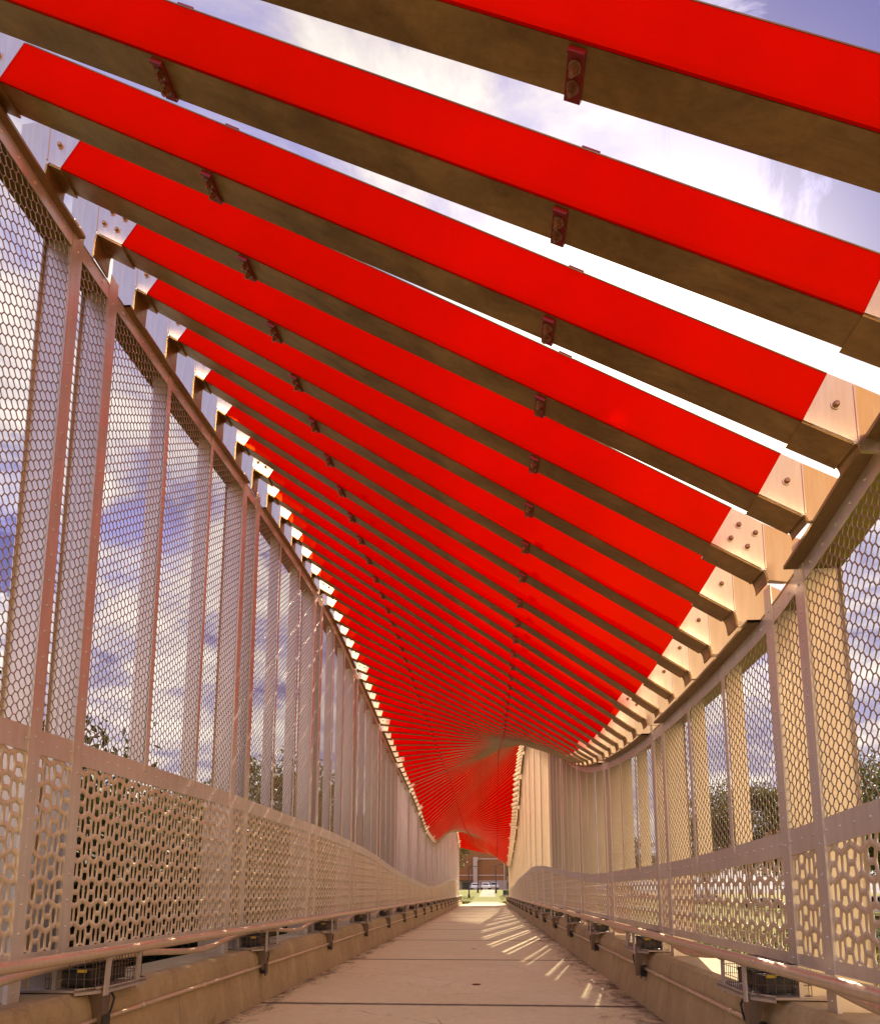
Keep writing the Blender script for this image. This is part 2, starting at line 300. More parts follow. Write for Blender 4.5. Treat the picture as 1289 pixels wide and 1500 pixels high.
for s in (-1,1):
    wx=WX[s]; top=TOP[s]; mid=MID[s]; X=lambda o: wx+s*o
    w=empty('screen_wall',(wx,Y0,.55)); walls[s]=w
    tag(w,'tall steel mesh screen wall along the left edge of the path, shaded' if s<0 else 'steel mesh screen wall along the right edge, dipping low beside the sunlit streaks','wall')
    def B(mb,name,m,smooth=False):
        o=mb.build(name,m,None,smooth,loc=(wx,Y0,.55)); o.location=(0,0,0); o.parent=w; return o
    def BN(me,name,m): 
        me.transform(Matrix.Translation((-wx,-Y0,-.55))); o=link(name,me,m,w); return o
    # long strips following the waves
    ys=frange(YST,YEND,.3)+[YEND]
    mb=MB(); mc=MB(); mm=MB(); ml=MB()
    for a,b_ in zip(ys[:-1],ys[1:]):
        if b_-a<1e-4: continue
        def strip(m_,o0,o1,fa,fb,h0,h1):
            za,zb_=fa,fb
            p=[(X(o0),a,za+h0),(X(o1),a,za+h0),(X(o1),b_,zb_+h0),(X(o0),b_,zb_+h0),(X(o0),a,za+h1),(X(o1),a,za+h1),(X(o1),b_,zb_+h1),(X(o0),b_,zb_+h1)]
            n=len(m_.v); m_.v+=p
            for f in ((3,2,1,0),(4,5,6,7),(1,2,6,5),(3,0,4,7)): m_.f.append(tuple(n+i for i in f))
        strip(mb,-.006,0,top(a),top(b_),-.115,-.008)
        pk=abs(((a+.15-Y0+P/2)%P)-P/2)
        strip(mc,-.006 if pk<.24 else (-.055 if s<0 else -.09),.23,top(a),top(b_),-.008,.012)
        strip(mm,-.006,0,mid(a),mid(b_),-.075,.075)
        strip(ml,-.006,0,0,0,.745,.815)
    for y in frange(YST,24,.15):
        mb.dome((X(-.006),y,top(y)-.06),(-s,0,0),.011); mm.dome((X(-.006),y+.07,mid(y)),(-s,0,0),.011)
    B(mb,'top_rail','steel'); B(mc,'edge_beam','cap'); B(mm,'mid_rail','steel'); B(ml,'bottom_rail','steel')
    for k in BAYS:
        yb=Y0+k*P
        for j,dy in enumerate(FR):
            y=yb+dy
            if y<YST+.1 or y>YEND: continue
            big=j<2; wd=.055 if big else .030; p=MB(); t_=top(y)
            zt=t_+(.09 if s<0 else .15) if big else t_-.02
            z0=.50 if big else mid(y)+.02
            p.box(X(-.0125),X(-.0065),y-wd,y+wd,z0,zt)
            if big: p.box(X(-.0065),X(.012),y-wd,y-wd+.006,.5,t_-.12)
            if y<26:
                for z in frange(z0+.1+.02*(j%2),zt-.05,.165): p.dome((X(-.0125),y,z),(-s,0,0),.010)
            B(p,'post','steel')
            f=MB(); dd=.20 if big else .125
            f.box(X(.011),X(.011+dd),y-.005,y+.005,z0-.06,t_-.012)
            if big: f.box(X(.011+dd),X(.011+dd+.006),y-.03,y+.03,z0-.06,t_-.012)
            if big: f.box(X(.011+dd+.0065),X(.011+(.27 if s<0 else .205)),y-.005,y+.005,z0-.06,mid(y)+.05)
            B(f,'fin','fin')
        ya,yz=max(yb+.0,YST),min(yb+P,YEND)
        if yz-ya<.2: continue
        far=yb>30
        h=hexmesh(ya,yz,lambda y:mid(y),lambda y:top(y)-.06,wx,s,.047 if not far else .08,.066 if not far else .11,.003 if not far else .005,rim=yb<18)
        if h: BN(npmesh('wire_mesh',*h),'wire_mesh','wire')
        h=perf(ya,yz,.79,lambda y:mid(y)-.0,wx,s)
        if h: BN(npmesh('perforated_panel',*h),'perforated_panel','perf')
# ------------------------------------------------------------------ canopy slats
SH,SD=.258,.172     # height of red face, depth of the channel
words=['first','second','third','fourth','fifth','sixth','seventh','eighth','ninth','tenth','eleventh','twelfth','thirteenth','fourteenth','fifteenth','sixteenth','seventeenth','eighteenth','nineteenth','twentieth','twenty-first','twenty-second','twenty-third','twenty-fourth','twenty-fifth','twenty-sixth','twenty-seventh','twenty-eighth']
ns=0
for k in range(-5,120):
    y=Y0+k*SP-.07
    if y>YEND-.3: break
    pair=(k%6==0)
    tl_,tr_=TOP[-1](y),TOP[1](y)
    xl,xr=WX[-1]+.035,WX[1]-.13      # weld lines
    def blend(a_,b_,t): t=min(1,max(0,t)); return a_*(1-t)+b_*t
    zl,zr=tl_+.10,tr_+.085
    for _ in range(3):
        m_=(zl-zr)/(xr-xl)
        zl=blend(ZSL(y)+m_*.09,tl_+.10,(y-20)/4); zr=blend(ZSR(y)-m_*.23,tr_+.085,(y-6.9)/1.2)
    if y>5: zl=max(zl,tl_+.055)
    ax=Vector((xr-xl,0,zr-zl)); Lg=ax.length; u=ax.normalized(); n=Vector((-u.z,0,u.x))   # n = up across the slat
    O=Vector((xl,y,zl))
    def pt(a,hh,dy): q=O+u*a+n*hh; return (q.x,y+dy,q.z)
    a0,a1=(.22,Lg-.36) if pair else (.105,Lg-.265)
    root=empty('canopy_slat',(0,y,(zl+zr)/2)); loc=(0,y,(zl+zr)/2)
    def B(mb,name,m,parent=root,smooth=False):
        o=mb.build(name,m,None,smooth,loc=loc); o.location=(0,0,0); o.parent=parent; return o
    def bx(mb,a,b_,h0,h1,d0,d1): mb.hexa([pt(a,h0,d0),pt(b_,h0,d0),pt(b_,h0,d1),pt(a,h0,d1),pt(a,h1,d0),pt(b_,h1,d0),pt(b_,h1,d1),pt(a,h1,d1)])
    mb=MB(); bx(mb,a0-.02,a1+.02,.002,SH-.001,0,.010); B(mb,'red_panel','red')
    mb=MB(); bx(mb,a0-.05,a1+.05,0,.035,.0125,SD); bx(mb,a0,a1,SH+.001,SH+.007,-.001,.012)
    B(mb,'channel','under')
    nb=MB()
    for e in (0,1):
        s=-1 if e==0 else 1; wx=WX[s]; tp=TOP[s](y)
        ra=(a0 if e==0 else a1)                      # end of the red face
        r0=Vector(pt(ra,0,0)); r1=Vector(pt(ra,SH,0)); xw=xl if e==0 else xr
        # along the slat bottom and top lines to the vertical weld line
        m_=u.z/u.x
        zb_=r0.z+m_*(xw-r0.x); zt_=r1.z+m_*(xw-r1.x)
        br=MB()
        pts=[(r0.x,r0.z),(r1.x,r1.z),(xw,zt_),(xw,zb_)]
        if e==1: pts=pts[::-1]
        br.plateY(pts,-.0065,-.0012)
        # outer gusset, turned a little, down to the edge beam
        xo=wx+s*.21; zc=min(tp+.013,zb_-.03)
        g=[(xw,zb_-.0,-.0065),(xw,zt_,-.0065),(xo,zt_+m_*(xo-xw)*.6,.07),(xo,zc,.07),(xw+s*.012,zc,.012),(xw+s*.008,zb_-.055 if zb_-.055>zc else zc+.002,.004)]
        nn=len(br.v); br.v+=[(a,y+c,b_) for a,b_,c in g]+[(a,y+c+.009,b_) for a,b_,c in g]
        q=len(g); br.f.append(tuple(range(nn,nn+q))); br.f.append(tuple(range(nn+2*q-1,nn+q-1,-1)))
        for i in range(q): j=(i+1)%q; br.f.append((nn+i,nn+q+i,nn+q+j,nn+j))
        # weld bead
        br.tube([(xw,y-.007,zb_+.01),(xw,y-.007,zt_-.01)],.0055,5)
        for v in range(4): pass
        br.v=[(a,(b_ if True else 0),c) for a,b_,c in br.v]
        # plateY was written without y offset
        for i in range(8): a,b_,c=br.v[i]; br.v[i]=(a,b_+y,c)
        cen=(r0+r1+Vector((xw,0,zt_))+Vector((xw,0,zb_)))/4
        offs=[(0,0)] if not pair else [(-.055,-.05),(.055,-.05),(-.055,.05),(.055,.05)]
        if y<16:
            for (du,dn) in offs:
                c=Vector((cen.x,y-.0065,cen.z))+u*du+n*dn; br.tube([c,c+Vector((0,-.004,0))],.023,14)
        bo=B(br,'end_bracket','plate')
        # sleeve under the slat, bending down on to the beam
        sl=MB(); path=[(r0.x,r0.z)]; 
        d=Vector((xw-r0.x,0,zb_-r0.z)); 
        q1=r0+d*.9; path+= [(q1.x,q1.z)]
        for t in (.3,.6,.85,1): 
            pX=q1.x*(1-t)**2+2*t*(1-t)*xw+t*t*(xw+s*.004); pZ=q1.z*(1-t)**2+2*t*(1-t)*zb_+t*t*max(zb_-.07,zc); path.append((pX,pZ))
        path.append((xw+s*.008,zc))
        th=.012
        for (p0,p1) in zip(path[:-1],path[1:]):
            dv=Vector((p1[0]-p0[0],0,p1[1]-p0[1])); 
            if dv.length<1e-4: continue
            nv=Vector((-dv.z,0,dv.x)).normalized()*th
            if e==0: nv=-nv
            # nv points down/inboard
            if nv.z>0 and abs(nv.z)>abs(nv.x): nv=-nv
            A=[(p0[0],y-.0008,p0[1]),(p1[0],y-.0008,p1[1]),(p1[0],y+SD+.012,p1[1]),(p0[0],y+SD+.012,p0[1])]
            sl.hexa([(a+nv.x,b_,c+nv.z) for a,b_,c in A]+A)
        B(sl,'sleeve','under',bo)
        cen=(r0+r1+Vector((xw,0,zt_))+Vector((xw,0,zb_)))/4
        offs=[(0,0)] if not pair else [(-.055,-.05),(.055,-.05),(-.055,.05),(.055,.05)]
        for (du,dn) in offs:
            c=Vector((cen.x,y-.0065,cen.z))+u*du+n*dn; tgt=MB()
            if y<16: tgt.tube([c+Vector((0,-.004,0)),c+Vector((0,-.010,0))],.0155,10); tgt.dome(c+Vector((0,-.010,0)),(0,-1,0),.0150,.012,10)
            elif y<30: tgt.dome(c,(0,-1,0),.018,.014)
            if tgt.v: B(tgt,'bolt','bolt',bo)
    # clips on the two longitudinal lines
    ff=min(1,max(0,(y-4)/16))
    for cx_ in (-1.41+.15*min(1,max(0,(y-15)/45)),.32+.35*min(1,max(0,(y-12)/45))):
        a=(cx_-xl)/u.x
        cl=MB(); bx(cl,a-.03,a+.03,-.012,-.001,.02,SD+.008); bx(cl,a-.03,a+.03,-.001,.036,SD+.001,SD+.008); bx(cl,a-.03,a+.03,-.001-.022,-.012,.02,.03)
        co=B(cl,'clip','clip')
        if y<14: tb=MB(); bx(tb,a-.04,a+.04,SH+.008,SH+.016,-.001,.05); B(tb,'clip_tab','clip')
        for dy in (.07,.13):
            bo=MB(); c=Vector(pt(a,-.012,dy)); 
            if y<20: bo.tube([c,c-n*.005],.024,10); bo.tube([c-n*.005,c-n*.022],.016,6); bo.tube([c-n*.022,c-n*.036],.010,8)
            else: bo.tube([c,c-n*.03],.018,5)
            if y<30: B(bo,'bolt','bolt',co)
    if y>1.2:
        if ns<28: lab='%s red slat overhead counting from the camera, %s'%(words[ns],'four bolts in each end plate' if pair else 'one bolt in each end plate')
        elif y<44: lab='distant red slat in the fanned middle stretch of the twisting canopy'
        else: lab='red slat in the farthest stretch of canopy above the path exit'
        ns+=1
    else: lab='red slat above and behind the photographer at the top of the picture'
    tag(root,lab,'canopy slat','red slats of the twisted canopy')

# ------------------------------------------------------------------ kerbs, deck, rail, lights
KX={-1:-2.43,1:1.585}
JO=[7.7+4.95*i for i in range(-3,13)]
JO=[j for j in JO if YST+.3<j<YEND-.3]
for s in (-1,1):
    kx=KX[s]; X=lambda o: kx+s*o
    prof=[(0,-.3),(0,0),(.055,.30),(.075,.46),(.10,.525),(.14,.55),(.60,.545),(.62,.53),(.62,-1.3)]
    mb=MB(); cuts=[YST]+JO+[YEND]
    for a,b_ in zip(cuts[:-1],cuts[1:]):
        a+=.006; b_-=.006; n_=max(2,int((b_-a)/1.2)); st=[a+(b_-a)*i/n_ for i in range(n_+1)]; base=len(mb.v); k=len(prof)
        for yy in st:
            for o_,z in prof: mb.v.append((X(o_),yy,z))
        for i in range(n_):
            for j in range(k-1): mb.f.append((base+i*k+j,base+i*k+j+1,base+(i+1)*k+j+1,base+(i+1)*k+j))
        mb.f.append(tuple(base+j for j in range(k))); mb.f.append(tuple(base+n_*k+j for j in range(k)))
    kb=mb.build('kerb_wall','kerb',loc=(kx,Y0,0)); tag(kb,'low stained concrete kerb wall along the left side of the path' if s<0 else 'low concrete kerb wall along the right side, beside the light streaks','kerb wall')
    mb=MB(); mb.box(X(.15),X(.6),YST+.01,YEND-.02,-.2,.50); o=mb.build('joint_filler','dark',loc=(kx,Y0,0)); o.location=(0,0,0); o.parent=kb
    # handrail
    rx=WX[s]-s*.27; rz=.79 if s<0 else .765; rr=.034
    hr=empty('handrail',(rx,Y0,0)); tag(hr,'round steel handrail running low along the left screen wall' if s<0 else 'round steel handrail running low along the right screen wall','handrail')
    def B(mb,name,m,smooth=False,root=None,l=(0,0,0)):
        o=mb.build(name,m,None,smooth,loc=l); o.location=(0,0,0); o.parent=root; return o
    mb=MB(); yy=frange(YST,YEND-.5,1.1); mb.tube([(rx,q,rz) for q in yy],rr,20)
    for q in yy[::3]: mb.tube([(rx,q+.3,rz),(rx,q+.308,rz)],rr+.0012,20)
    B(mb,'rail_tube','rail',True,hr,(rx,Y0,0))
    mb=MB(); pts=[]
    for q in frange(YST,YEND-.6,.11):
        ph=((q-4.45)%P)/P; dip=.5-.5*math.cos(2*PI*min(1,max(0,(ph-.22)/.75))) if ph>.22 else 0
        pts.append((WX[s]-s*(.05+.05*dip),q,.715-.06*dip))
    mb.tube(pts,.026,10); B(mb,'lower_pipe','rail',True,hr,(rx,Y0,0))
    BY=[4.5+P*i for i in range(-2,19) if 4.5+P*i<YEND-.6]
    for q in BY:
        for dq in (0,.40):
            mb=MB(); t=.006; zb=.555
            xb=rx-s*.015; xt=rx+s*.0
            mb.hexa([(xb-t,q+dq-.035,zb-.03),(xb+t,q+dq-.035,zb-.03),(xb+t,q+dq+.015,zb-.03),(xb-t,q+dq+.015,zb-.03),(xt-t,q+dq+.01,rz-rr+.004),(xt+t,q+dq+.01,rz-rr+.004),(xt+t,q+dq+.06,rz-rr+.004),(xt-t,q+dq+.06,rz-rr+.004)])
            mb.box(xt-.02,xt+.02,q+dq+.0,q+dq+.07,rz-rr-.004,rz-rr+.003)
            B(mb,'support_post','tray',False,hr,(rx,Y0,0))
    # conduit with couplings and clamps
    cd=empty('conduit',(X(.02),Y0,.36)); tag(cd,'thin conduit pipe clipped to the face of the left kerb wall' if s<0 else 'thin conduit pipe clipped to the face of the right kerb wall','pipe')
    mb=MB(); cxx=X(.045); mb.tube([(cxx,q,.37) for q in frange(YST,YEND-.5,2.0)],.016,10)
    for q in frange(YST,YEND-1,1.1): mb.tube([(cxx,q,.37),(cxx,q+.05,.37)],.021,10)
    B(mb,'pipe','rail',True,cd,(X(.02),Y0,.36))
    for q in BY:
        mb=MB(); mb.box(X(-.012),X(-.004),q-.02,q+.03,.27,.40); mb.box(X(-.005),X(.05),q-.012,q+.05,.30,.33); mb.box(X(-.010),X(.06),q+.035,q+.075,.285,.40)
        B(mb,'clamp','black' ,False,cd,(X(.02),Y0,.36))
    # floodlight cages
    def make_light():
        r=empty('floodlight_cage',(rx,BY[0],.55))
        def BB(mb,name,m,par=r,smooth=False): o=mb.build(name,m,par,smooth); return o
        x=lambda o: s*o
        t=MB(); ol=[(-.02,.02),(-.02,.52),(.06,.58),(.50,.58),(.50,-.16),(.10,-.16)]
        pts=[(x(a),b_) for a,b_ in ol]; k=len(pts); nb_=len(t.v)
        t.v+=[(a,b_,.006) for a,b_ in pts]+[(a,b_,.020) for a,b_ in pts]; t.f.append(tuple(range(nb_,nb_+k))); t.f.append(tuple(range(nb_+2*k-1,nb_+k-1,-1)))
        for i in range(k): j=(i+1)%k; t.f.append((nb_+i,nb_+j,nb_+k+j,nb_+k+i))
        # turned-up lip
        for (a,b_),(c,d) in zip(pts[:2]+pts[5:6],pts[1:3]+pts[0:1]):
            t.hexa([(a,b_,-.012),(c,d,-.012),(c+x(.004),d,-.012),(a+x(.004),b_,-.012),(a,b_,.030),(c,d,.030),(c+x(.004),d,.030),(a+x(.004),b_,.030)])
        BB(t,'tray','tray')
        a=MB(); a.hexa([(x(.0),.0,-.25),(x(.03),.0,-.25),(x(.03),.05,-.25),(x(.0),.05,-.25),(x(.0),-.02,.004),(x(.10),-.02,.004),(x(.10),.09,.004),(x(.0),.09,.004)]); BB(a,'arm','cage')
        c=MB(); x0,x1,ya,yb_,z0,z1=.03,.33,-.10,.54,.022,.20; R=.0022
        for z in (z0,z0+.06,z0+.12,z1):
            c.rod((x(x0),ya,z),(x(x0),yb_,z),R); c.rod((x(x1),ya,z),(x(x1),yb_,z),R); c.rod((x(x0),ya,z),(x(x1),ya,z),R); c.rod((x(x0),yb_,z),(x(x1),yb_,z),R)
        q=ya
        while q<=yb_+1e-6: c.rod((x(x0),q,z0),(x(x0),q,z1),R); c.rod((x(x1),q,z0),(x(x1),q,z1),R); c.rod((x(x0),q,z1),(x(x1),q,z1),R); q+=.04
        q=x0
        while q<=x1+1e-6: c.rod((x(q),ya,z0),(x(q),ya,z1),R); c.rod((x(q),yb_,z0),(x(q),yb_,z1),R); c.rod((x(q),ya,z1),(x(q),yb_,z1),R); q+=.05
        BB(c,'wire_cage','cage')
        l=MB(); l.box(x(.08),x(.28),-.05,.07,.03,.13); l.box(x(.10),x(.26),.085,.45,.035,.11)
        for i in range(9): l.box(x(.09),x(.27),.10+.04*i,.112+.04*i,.1105,.135)
        lo=BB(l,'lamp_housing','black')
        g=MB(); g.box(x(.10),x(.26),-.056,-.0505,.045,.115); BB(g,'lens','dlens',lo)
        yt=MB(); yt.box(x(.09),x(.15),-.062,-.0575,.118,.140); BB(yt,'tag','yellow',lo)
        w=MB(); w.tube([(x(.02),.10,.0),(x(.0),.13,-.06),(x(.005),.10,-.14),(x(.02),.03,-.19)],.008,6); BB(w,'cable','black')
        return r
    proto=make_light()
    kids=list(proto.children)
    for i,q in enumerate(BY):
        if i==0: r=proto
        else:
            r=proto.copy(); C.objects.link(r)
            for ch in kids:
                c=ch.copy(); C.objects.link(c); c.parent=r
                for g in ch.children:
                    d=g.copy(); C.objects.link(d); d.parent=c
        r.location=(rx,q,.55)
        side='left' if s<0 else 'right'
        vis=i-2+ (0)
        if vis<0: lab='floodlight in a wire cage under the %s handrail, beside the photographer'%side
        elif vis<8: lab='%s caged floodlight from the camera under the %s handrail'%(words[vis],side)
        else: lab='small distant caged floodlight in the far row under the %s handrail'%side
        tag(r,lab,'floodlight','caged floodlights under the %s handrail'%side)

# deck slabs
mb=MB(); cuts=[YST]+JO+[YEND]
for a,b_ in zip(cuts[:-1],cuts[1:]):
    a+=.012; b_-=.012; e=.012
    p=[(KX[-1]-.04,a),(KX[1]+.04,a),(KX[1]+.04,b_),(KX[-1]-.04,b_)]
    n=len(mb.v); mb.v+=[(x,y,-.12) for x,y in p]+[(x,y,-.008) for x,y in p]+[(x+(e if i in(0,3) else -e),y+(e if i<2 else -e),0) for i,(x,y) in enumerate(p)]
    for r in (0,4):
        for i in range(4): j=(i+1)%4; mb.f.append((n+r+i,n+r+j,n+r+4+j,n+r+4+i))
    mb.f.append((n+8,n+9,n+10,n+11))
tag(mb.build('path','deck'),kind='structure')
mb=MB(); mb.box(KX[-1]-.5,KX[1]+.5,YST,YEND,-.5,-.02); tag(mb.build('bridge_bed','dark'),kind='structure')
g=np.random.default_rng(9); n=900; sd_=g.random(n)<.72; ex=np.abs(g.normal(0,.16,n)); lx=np.where(sd_,KX[1]-.02-ex,KX[-1]+.02+ex*.6); ly=g.uniform(1.5,32,n); a_=g.uniform(0,2*PI,n); L=g.uniform(.006,.022,n); ti=g.uniform(-.3,.3,n)
dx,dy=np.cos(a_)*L,np.sin(a_)*L; V=np.stack([np.stack([lx-dx,ly-dy,np.full(n,.003)],1),np.stack([lx-dy*.45,ly+dx*.45,.004+np.abs(ti)*L],1),np.stack([lx+dx,ly+dy,np.full(n,.004)],1),np.stack([lx+dy*.45,ly-dx*.45,.003+np.abs(ti)*L*.5],1)],1).reshape(-1,3)
tag(link('leaf_litter',npmesh('leaf_litter',V,np.arange(len(V)).reshape(-1,4)),M['leafd']),'brown grit and leaf crumbs gathered along the foot of the kerbs','litter',kind='stuff')
# small iron lids / stains on deck
for (px,py) in ((0,0),):
    pass
for (x,y,r) in ((-.17,9.35,.06),(-.32,15.0,.06),(-.95,17.5,.05)):
    mb=MB(); ring=[(x+r*(1+.15*math.sin(3*a))*math.cos(a),y+r*1.5*math.sin(a),.0025) for a in [2*PI*i/14 for i in range(14)]]
    mb.poly(ring); o=mb.build('drain_plug','black'); tag(o,['small dark drain plug nearest the camera in the path','small dark drain plug in the path, second from the camera','small dark drain plug in the path, farthest from the camera'][[9.35,15.0,17.5].index(y)],'drain plug','drain plugs in the path')
# dead leaf caught on the right mid rail
mb=MB(); q=Vector((1.80,4.63,MID[1](4.63)+.10))
for a,b_,c in ((0,0,0),): mb.poly([q+Vector((-.005,-.05,-.02)),q+Vector((-.012,-.01,.0)),q+Vector((-.006,.05,.035)),q+Vector((-.018,.01,.03)),q+Vector((-.012,-.03,.012))]); mb.poly([q+Vector((-.006,-.05,-.022)),q+Vector((-.025,-.02,-.012)),q+Vector((-.013,-.01,-.0))])
tag(mb.build('dead_leaf','leafd'),'curled brown dead leaf resting on the right mid rail between the paired posts','leaf')

# ------------------------------------------------------------------ terrain and surroundings
def sm(a,b,x): t=min(1,max(0,(x-a)/(b-a))); return t*t*(3-2*t)
def gz(x,y): return -1.15+(1.10*sm(54,65,y)+1.5*sm(82,150,y))*(1-sm(14,40,abs(x)))
xs=[-600,-300,-150,-90,-60,-45,-30,-25,-20,-16,-13,-8,-5,-3.05,0,2.2,4,7,10,13,16,20,25,30,45,60,90,150,300,600]; ysg=[-400,-100,-30,-3,0]+list(range(6,54,6))+[54,56,58,60,62,64,65,66.02,70,80,100,90,110,120,140,150,160,200,400,900]
V=[(x,y,gz(x,y)) for y in ysg for x in xs]; nx=len(xs); Fc=[(j*nx+i,j*nx+i+1,(j+1)*nx+i+1,(j+1)*nx+i) for j in range(len(ysg)-1) for i in range(nx-1)]
me=D.meshes.new('ground'); me.from_pydata(V,[],Fc); tag(link('ground',me,'grass'),kind='structure')
def sheet(name,m,pts,dz): 
    mb=MB(); mb.poly([(x,y,gz(x,y)+dz) for x,y in pts]); return tag(mb.build(name,m),kind='structure')
# path beyond the bridge
mb=MB(); pp=[(66.0,-2.43,1.6),(72,-2.4,1.6),(73,-1.95,1.15),(90,-1.6,.95),(125,-1.3,1.0),(150,-1.2,1.1)]
for (a,l,r),(b_,l2,r2) in zip(pp[:-1],pp[1:]):
    a+=.01; nn=max(1,int((b_-a)/2.5))
    for i in range(nn):
        t0,t1=i/nn,(i+1)/nn; A,Bq=a+(b_-a)*t0,a+(b_-a)*t1-.0; q0,q1=gz(0,A)+.03,gz(0,Bq)+.03
        mb.poly([(l+(l2-l)*t0,A,q0),(r+(r2-r)*t0,A,q0),(r+(r2-r)*t1,Bq,q1),(l+(l2-l)*t1,Bq,q1)])
tag(mb.build('path_beyond','path'),kind='structure')
mb=MB(); mb.poly([(-13,150.5,1.47),(13,150.5,1.47),(13,174,1.47),(-13,174,1.47)]); tag(mb.build('car_park','asphalt'),kind='structure')
mb=MB(); mb.poly([(34,-60,-1.14),(41,-60,-1.14),(41,260,-1.14),(34,260,-1.14)]); tag(mb.build('road','asphalt'),kind='structure')
mb=MB(); mb.poly([(31.0,-60,-1.13),(32.6,-60,-1.13),(32.6,260,-1.13),(31.0,260,-1.13)]); tag(mb.build('pavement','path'),kind='structure')
# service walk just outside the right kerb
# trees
def tree_mesh(seed,h,cr,n,leaf,dens=1.0,low=.3,gap=.35):
    r=random.Random(seed); t=MB(); base=h*.28; tips=[]
    t.tube([(0,0,-.3),(.05,0,base*.5),(.1,.05,base)],[.045*h*.6,.035*h*.6,.03*h*.6],8)
    for i in range(8):
        a=2*PI*i/8+r.uniform(-.3,.3); L=cr*r.uniform(.5,.85); z1=h*r.uniform(.5,.9)
        p0=Vector((.1,.05,base*.9)); p1=Vector((math.cos(a)*L*.45,math.sin(a)*L*.45,(base+z1)/2)); p2=Vector((math.cos(a)*L,math.sin(a)*L,z1))
        t.tube([p0,p1,p2],[.016*h*.6,.010*h*.6,.003*h],6); tips+=[p1,p2]
        for j in range(2):
            q=p1.lerp(p2,r.random()); e=q+Vector((r.uniform(-1,1),r.uniform(-1,1),r.uniform(0,.8)))*cr*.3; t.tube([q,e],[.005*h*.6,.002*h],5); tips.append(e)
    cl=[]
    for i in range(int(46*dens)):
        a=r.uniform(0,2*PI); v=r.uniform(-1,1); rad=cr*r.uniform(.45,1)*math.sqrt(max(0,1-v*v*.8)); cz=h*(low+1)/2+v*h*(1-low)/2*.9
        cl.append((Vector((math.cos(a)*rad,math.sin(a)*rad,cz)),cr*r.uniform(.16,.34)))
    for q in tips: cl.append((q,cr*r.uniform(.15,.3)))
    g=np.random.default_rng(seed); Vs=[];per=n//len(cl)
    for c,rd in cl:
        d=g.normal(size=(per,3)); d/=np.linalg.norm(d,axis=1)[:,None]; d*= (g.random((per,1))**.45)*rd; d[:,2]*=.75
        c0=np.array(c)[None]+d; a=g.normal(size=(per,3)); a/=np.linalg.norm(a,axis=1)[:,None]; b_=np.cross(a,g.normal(size=(per,3))); b_/=np.linalg.norm(b_,axis=1)[:,None]
        L=leaf*g.uniform(.6,1.3,(per,1)); w=L*.5
        Vs.append(np.stack([c0-a*L,c0-b_*w,c0+a*L,c0+b_*w],1).reshape(-1,3))
    V=np.vstack(Vs); Fq=np.arange(len(V)).reshape(-1,4)
    return t,(V,Fq)
def make_tree(seed,h,cr,n,leaf,m,**k):
    t,(V,Fq)=tree_mesh(seed,h,cr,n,leaf,**k); r=empty('tree',(0,0,0)); t.build('trunk','bark',r,True); link('crown',npmesh('crown',V,Fq),m,r); return r
protos=[make_tree(1,11,6.0,16000,.16,'leaf'),make_tree(2,10,5.2,14000,.16,'leaf2'),make_tree(3,12,5.0,13000,.15,'leaf',low=.22,gap=.5),make_tree(4,8,4.4,9000,.13,'leaf2',low=.35)]
used=set()
def place(i,x,y,sc,rz,label,z=None,group=None):
    p=protos[i]
    if i in used:
        r=p.copy(); C.objects.link(r)
        for ch in p.children: c=ch.copy(); C.objects.link(c); c.parent=r
    else: r=p; used.add(i)
    r.location=(x,y,gz(x,y) if z is None else z); r.rotation_euler=(0,0,rz); r.scale=(sc,)*3
    tag(r,label,'tree',group); return r
def pos(px,dist): d=ray(px,VY); k=dist/d.y; return d.x*k,dist
LT=[(150,40,.85,3,'small sparse treetop behind the left mesh, just above the large black-holed panel'),(262,52,1.0,1,'feathery tree behind the left mesh between two thin posts, nearest of the row'),(390,62,1.2,0,'dense dark tree behind the left mesh, right of the feathery one'),(445,85,1.25,2,'dark tree behind the left mesh, farthest of the three tall ones'),(330,95,1.2,1,'distant pale tree low behind the left mesh'),(500,110,1.2,0,'distant tree behind the far left mesh bays'),(30,48,.75,0,'low tree behind the left-most perforated panel')]
for i,(px,d,sc,t,l) in enumerate(LT): x,y=pos(px,d); place(t,x,y,sc,i*1.3,l,group='trees behind the left wall')
RT=[(1262,62,1.12,0,'large dark oak behind the right mesh at the picture edge'),(1330,56,1.1,2,'dark oak behind the right mesh partly outside the picture edge'),(1180,84,1.05,2,'dark tree behind the right mesh between the paired posts'),(1095,84,1.28,0,'rounded dark oak behind the right mesh left of the paired posts'),(1035,104,1.15,1,'brownish oak behind the right mesh, left of the rounded dark one'),(985,125,1.05,3,'distant pale tree behind the right mesh in the bay past the second paired posts'),(925,150,1.2,1,'hazy distant tree behind the narrow far right bays'),(1225,110,1.3,1,'tree in the back row beyond the large dark oak on the right')]
for i,(px,d,sc,t,l) in enumerate(RT): x,y=pos(px,d); place(t,x,y,sc,i*1.7+.4,l,group='trees across the lawn on the right')
place(1,-7.6,104,.95,.8,'brown leafed tree left of the path exit, branches over the brick building')
place(2,7.6,118,.8,2.1,'dark tree at the right corner of the brick building')
